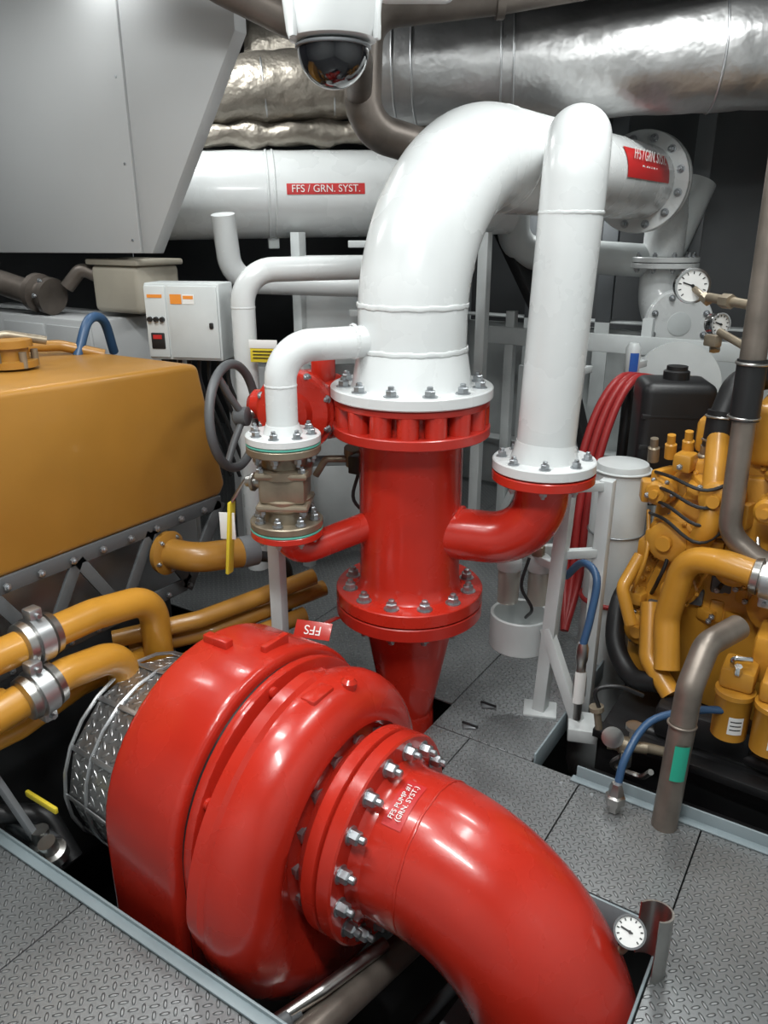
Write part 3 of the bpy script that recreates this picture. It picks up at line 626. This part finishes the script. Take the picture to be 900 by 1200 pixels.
for k in range(9):
    x_=-.62+.055*k;e.lathe([(0,.020),(.05,.020),(.055,.014),(.085,.014)],(x_,2.68,.90+.02*(k%3)),(0,-.2,1),YEL if k%3 else BRASS,12)
for k in range(9):
    x_=-.62+.07*k;e.spline([(x_,2.6,.42+.02*k),(x_+.03,2.53,.50+.02*k),(x_+.05,2.54,.62),(x_+.02,2.62,.74)],.007,(YEL,BLACK,STEEL)[k%3],seg=8)
for k in range(4):e.spline([(-.60,2.62,.88-.05*k),(-.52,2.52,.90-.05*k),(-.40,2.50,.88-.06*k),(-.30,2.55,.94-.05*k)],.006,BLACK,seg=8)
e.box((-.15,2.95,1.05),(.34,.7,.20),YEL,bv=.03,seg=3);e.box((-.13,2.95,1.16),(.28,.6,.05),YELD,bv=.015)
e.box((-.44,2.86,1.0),(.12,.30,.12),YEL,bv=.02)
e.tube([(-.13,2.40,.66),(-.30,2.42,.68),(-.43,2.48,.65),(-.465,2.48,.42),(-.43,2.42,.26)],.043,YEL,bend=.10,n=12)
clamp(e,(-.17,2.405,.665),(1,-.05,-.05),.043);e.lathe([(0,.05),(.05,.05)],(-.14,2.40,.66),(1,0,0),BLACK,24)
e.tube([(-.42,2.56,.66),(-.38,2.52,.76),(-.40,2.60,.93),(-.42,2.68,1.03)],.038,YEL,bend=.08)
e.lathe([(0,.048),(.12,.048)],(-.42,2.68,.98),(0,.1,1),BLACK,24);e.tube([(-.42,2.69,1.08),(-.40,2.75,1.19),(-.28,2.9,1.20)],.042,BLACK,bend=.08)
for z_ in(1.0,1.08):e.torus((-.42,2.685,z_),(0,.1,1),.049,.004,STEEL)
e.tube([(-.60,2.58,.58),(-.63,2.50,.48),(-.58,2.48,.36)],.022,YEL,bend=.05);e.tube([(-.54,2.56,.42),(-.50,2.46,.26),(-.40,2.40,.18)],.035,YEL,bend=.06)
e.spline([(-.645,2.76,.42),(-.665,2.64,.36),(-.64,2.54,.24),(-.55,2.46,.17),(-.45,2.42,.20)],.035,BLACK,seg=16)
for k,(x_,z_) in enumerate(((-.24,.93),(-.15,.86),(-.06,.90),(-.0,.82))):e.tube([(x_,2.6,z_),(x_+.02,2.5,z_+.03),(x_+.10,2.48,z_+.02),(x_+.12,2.6,z_)],.018,YEL,bend=.03,seg=12)
for k in range(5):e.box((-.10+.05*k,2.50,.60-.05*k),(.05,.12,.05),YEL,rz=20*k,bv=.01)
for x_,y_ in((-.20,2.28),(-.085,2.26)):
    e.lathe([(0,.035),(.01,.052),(.15,.054),(.155,.058),(.17,.058),(.175,.045)],(x_,y_,.17),(0,0,1),YEL,28);e.box((x_,y_+.03,.38),(.10,.12,.07),YEL,bv=.015)
    e.patch((x_,y_,.17),(0,0,1),.0548,.04,.10,(.4,-.9,0),.4,LWH)
    for k in range(3):e.patch((x_,y_,.17),(0,0,1),.0552,.055+.014*k,.059+.014*k,(.4,-.9,0),.3,BLACK)
    e.tube([(x_-.02,y_,.40),(x_-.02,y_-.02,.45),(x_+.03,y_,.45)],.008,CHROME,bend=.01,seg=8);e.lathe([(0,.012),(.03,.012)],(x_,y_-.03,.41),(0,-.3,1),CHROME,6)
e.box((.0,2.42,.42),(.36,.16,.16),YEL,bv=.02)
e.box((-.2,2.62,-.05),(.8,.7,.2),BLACK,bv=.02);e.tube([(-.6,2.2,-.1),(.3,2.2,-.1)],.03,BLACK);e.tube([(-.5,2.35,.05),(.2,2.33,.05)],.022,BLACK)
e.bar((-.60,2.25,.06),(.1,2.22,.06),.06,.03,BLACK);e.box((-.28,2.36,.12),(.3,.1,.12),BLACK,bv=.02)
e.spline([(-.35,2.45,.15),(-.2,2.35,.08),(0,2.3,.12),(.1,2.4,.3)],.018,BLACK);e.done()
b=B('black_expansion_tank');b.box((-.68,3.15,.86),(.28,.24,.50),BLACK,rz=25,bv=.04,seg=4)
b.lathe([(0,.05),(.03,.05),(.035,.04),(.05,.04)],(-.68,3.15,1.11),(0,0,1),BLACK,20)
for k in range(3):b.box((-.655,3.04,.74+.12*k),(.22,.02,.02),BLACK,rz=25)
b.bar((-.68,3.22,-.5),(-.68,3.22,.62),.05,.05,GREYD);b.done()
b=B('white_compressed_air_cylinder');b.lathe([(-.6,.09),(-.55,.105),(.80,.105),(.825,.095),(.83,.05),(.83,0)],(-.77,2.86,0),(0,0,1),WHITE2,36);b.torus((-.77,2.86,.26),(0,0,1),.107,.010,REDH);b.torus((-.77,2.86,.55),(0,0,1),.107,.004,ZINC);b.torus((-.77,2.86,.80),(0,0,1),.107,.005,WHITE2);b.done()
b=B('white_air_intake_housing');b.lathe([(-.04,.0),(-.04,.19),(.04,.19),(.04,0)],(-.80,3.72,.99),(.3,-.95,.1),WHITE2,40);b.bar((-.8,3.8,-.3),(-.8,3.8,1.0),.08,.08,WHITE2);b.done()
h=B('red_hose_bundle')
for k in range(3):h.spline([(-.88+.03*k,3.45,1.05),(-.93+.03*k,3.25,1.07),(-.98+.035*k,3.12,.92),(-1.00+.035*k,3.0,.62),(-.97+.03*k,2.9,.3),(-.90,2.74,.12)],.017,REDH)
h.done()
for k,(x_,y_,z0,z1) in enumerate(((-1.12,3.25,.55,1.18),(-.93,3.42,.55,1.20))):
    s=B('gas_strut');s.lathe([(z0,.018),(z0+.01,.026),(z1-.22,.026),(z1-.21,.02),(z1-.16,.02)],(x_,y_,0),(0,0,1),BLACK,20)
    s.lathe([(z1-.17,.024),(z1-.15,.032),(z1-.02,.032),(z1,.02)],(x_,y_,0),(0,0,1),WHITE2,20);s.patch((x_,y_,0),(0,0,1),.033,z1-.12,z1-.04,(.5,-.84,0),.6,LBLU);s.bar((x_,y_,z1-.1),(x_+.02,y_+.12,z1-.1),.03,.03,WHITE2);s.done()
# ---------------------------------------------------------------- hull frames
s=B('hull_frame_structure')
s.box((-1.6,4.75,.45),(3.6,.03,1.3),WHITE2)
for x_ in(-2.9,-2.4,-1.9,-1.45,-1.0,-.5,0,.5):
    s.box((x_,4.68,.4),(.012,.16,1.5),WHITE2);s.box((x_,4.60,.4),(.09,.012,1.5),WHITE2)
    s.box((x_,4.68,2.0),(.012,.16,1.7),GREYD);s.box((x_,4.60,2.0),(.09,.012,1.7),GREYD)
for z_ in(1.15,.35):s.box((-1.3,4.66,z_),(4.2,.12,.012),WHITE2)
s.box((-1.2,3.95,1.12),(1.5,.03,.09),WHITE2)
for x_ in(-1.75,-1.35,-1.02):s.bar((x_,3.97,0),(x_,3.97,1.25),.05,.05,WHITE2)
s.bar((-1.98,4.1,1.85),(-1.45,4.0,1.05),.20,.05,BLACK);s.bar((-1.45,4.0,1.05),(-1.2,3.9,.4),.06,.05,BLACK)
s.bar((-1.75,3.9,0),(-1.4,3.9,.95),.05,.04,WHITE2);s.box((-1.55,4.05,.5),(.35,.02,.9),WHITE2)
s.done()
s=B('white_return_pipe')
s.tube([(-1.75,3.9,2.0),(-1.78,4.0,1.55),(-1.10,4.45,1.50),(-1.0,4.6,1.9)],.085,WHITE2,bend=.15,n=12);s.done()
s=B('cable_tray')
for k in range(9):s.spline([(-2.02+.022*k,3.02+.02*k,1.70),(-2.03+.022*k,3.0+.02*k,1.4),(-2.02+.022*k,3.02+.02*k,1.0),(-2.0+.02*k,3.05+.02*k,.6)],.010,BLACK,seg=8)
for z_ in(1.6,1.3,1.0):s.bar((-2.12,2.97,z_),(-1.75,3.3,z_),.02,.03,WHITE2)
s.bar((-2.35,2.9,1.3),(-2.05,3.2,1.3),.02,.5,WHITE2)
for q in((-2.35,2.9),(-1.7,3.5)):s.bar((q[0],q[1],0),(q[0],q[1],1.65),.05,.05,WHITE2)
s.done()
s=B('grey_machinery_cabinet');s.box((-2.6,3.3,.5),(.9,.35,1.0),GREY,rz=40,bv=.01)
for k in range(2):s.box((-2.45+.0*k,3.08,.3+.42*k),(.7,.012,.36),WHITE2,rz=40)
s.done()
s=B('instrument_fittings');s.tube([(-1.42,2.1,.92),(-1.55,2.02,.92),(-1.58,2.0,.86)],.012,BRASS,bend=.02)
s.lathe([(0,.02),(.04,.02),(.045,.028),(.07,.028)],(-1.47,2.06,.90),(.2,-.2,1),BRASS,10);s.box((-1.40,2.0,.93),(.05,.05,.06),BLACK);s.spline([(-1.40,2.0,.9),(-1.42,2.0,.8),(-1.36,2.05,.72)],.006,BLACK,seg=8);s.done()
# ---------------------------------------------------------------- world + camera
wd=bpy.data.worlds.new('world');sc.world=wd;wd.use_nodes=True
wd.node_tree.nodes['Background'].inputs[0].default_value=(.8,.85,.9,1);wd.node_tree.nodes['Background'].inputs[1].default_value=.3
cam=bpy.data.cameras.new('camera');co=bpy.data.objects.new('camera',cam);sc.collection.objects.link(co)
co.location=(0,0,1.65);co.rotation_euler=(math.radians(70),0,math.radians(33));cam.sensor_fit='VERTICAL';cam.sensor_height=36;cam.lens=27.03;cam.clip_start=.05
sc.camera=co
sc.view_settings.view_transform='Standard'
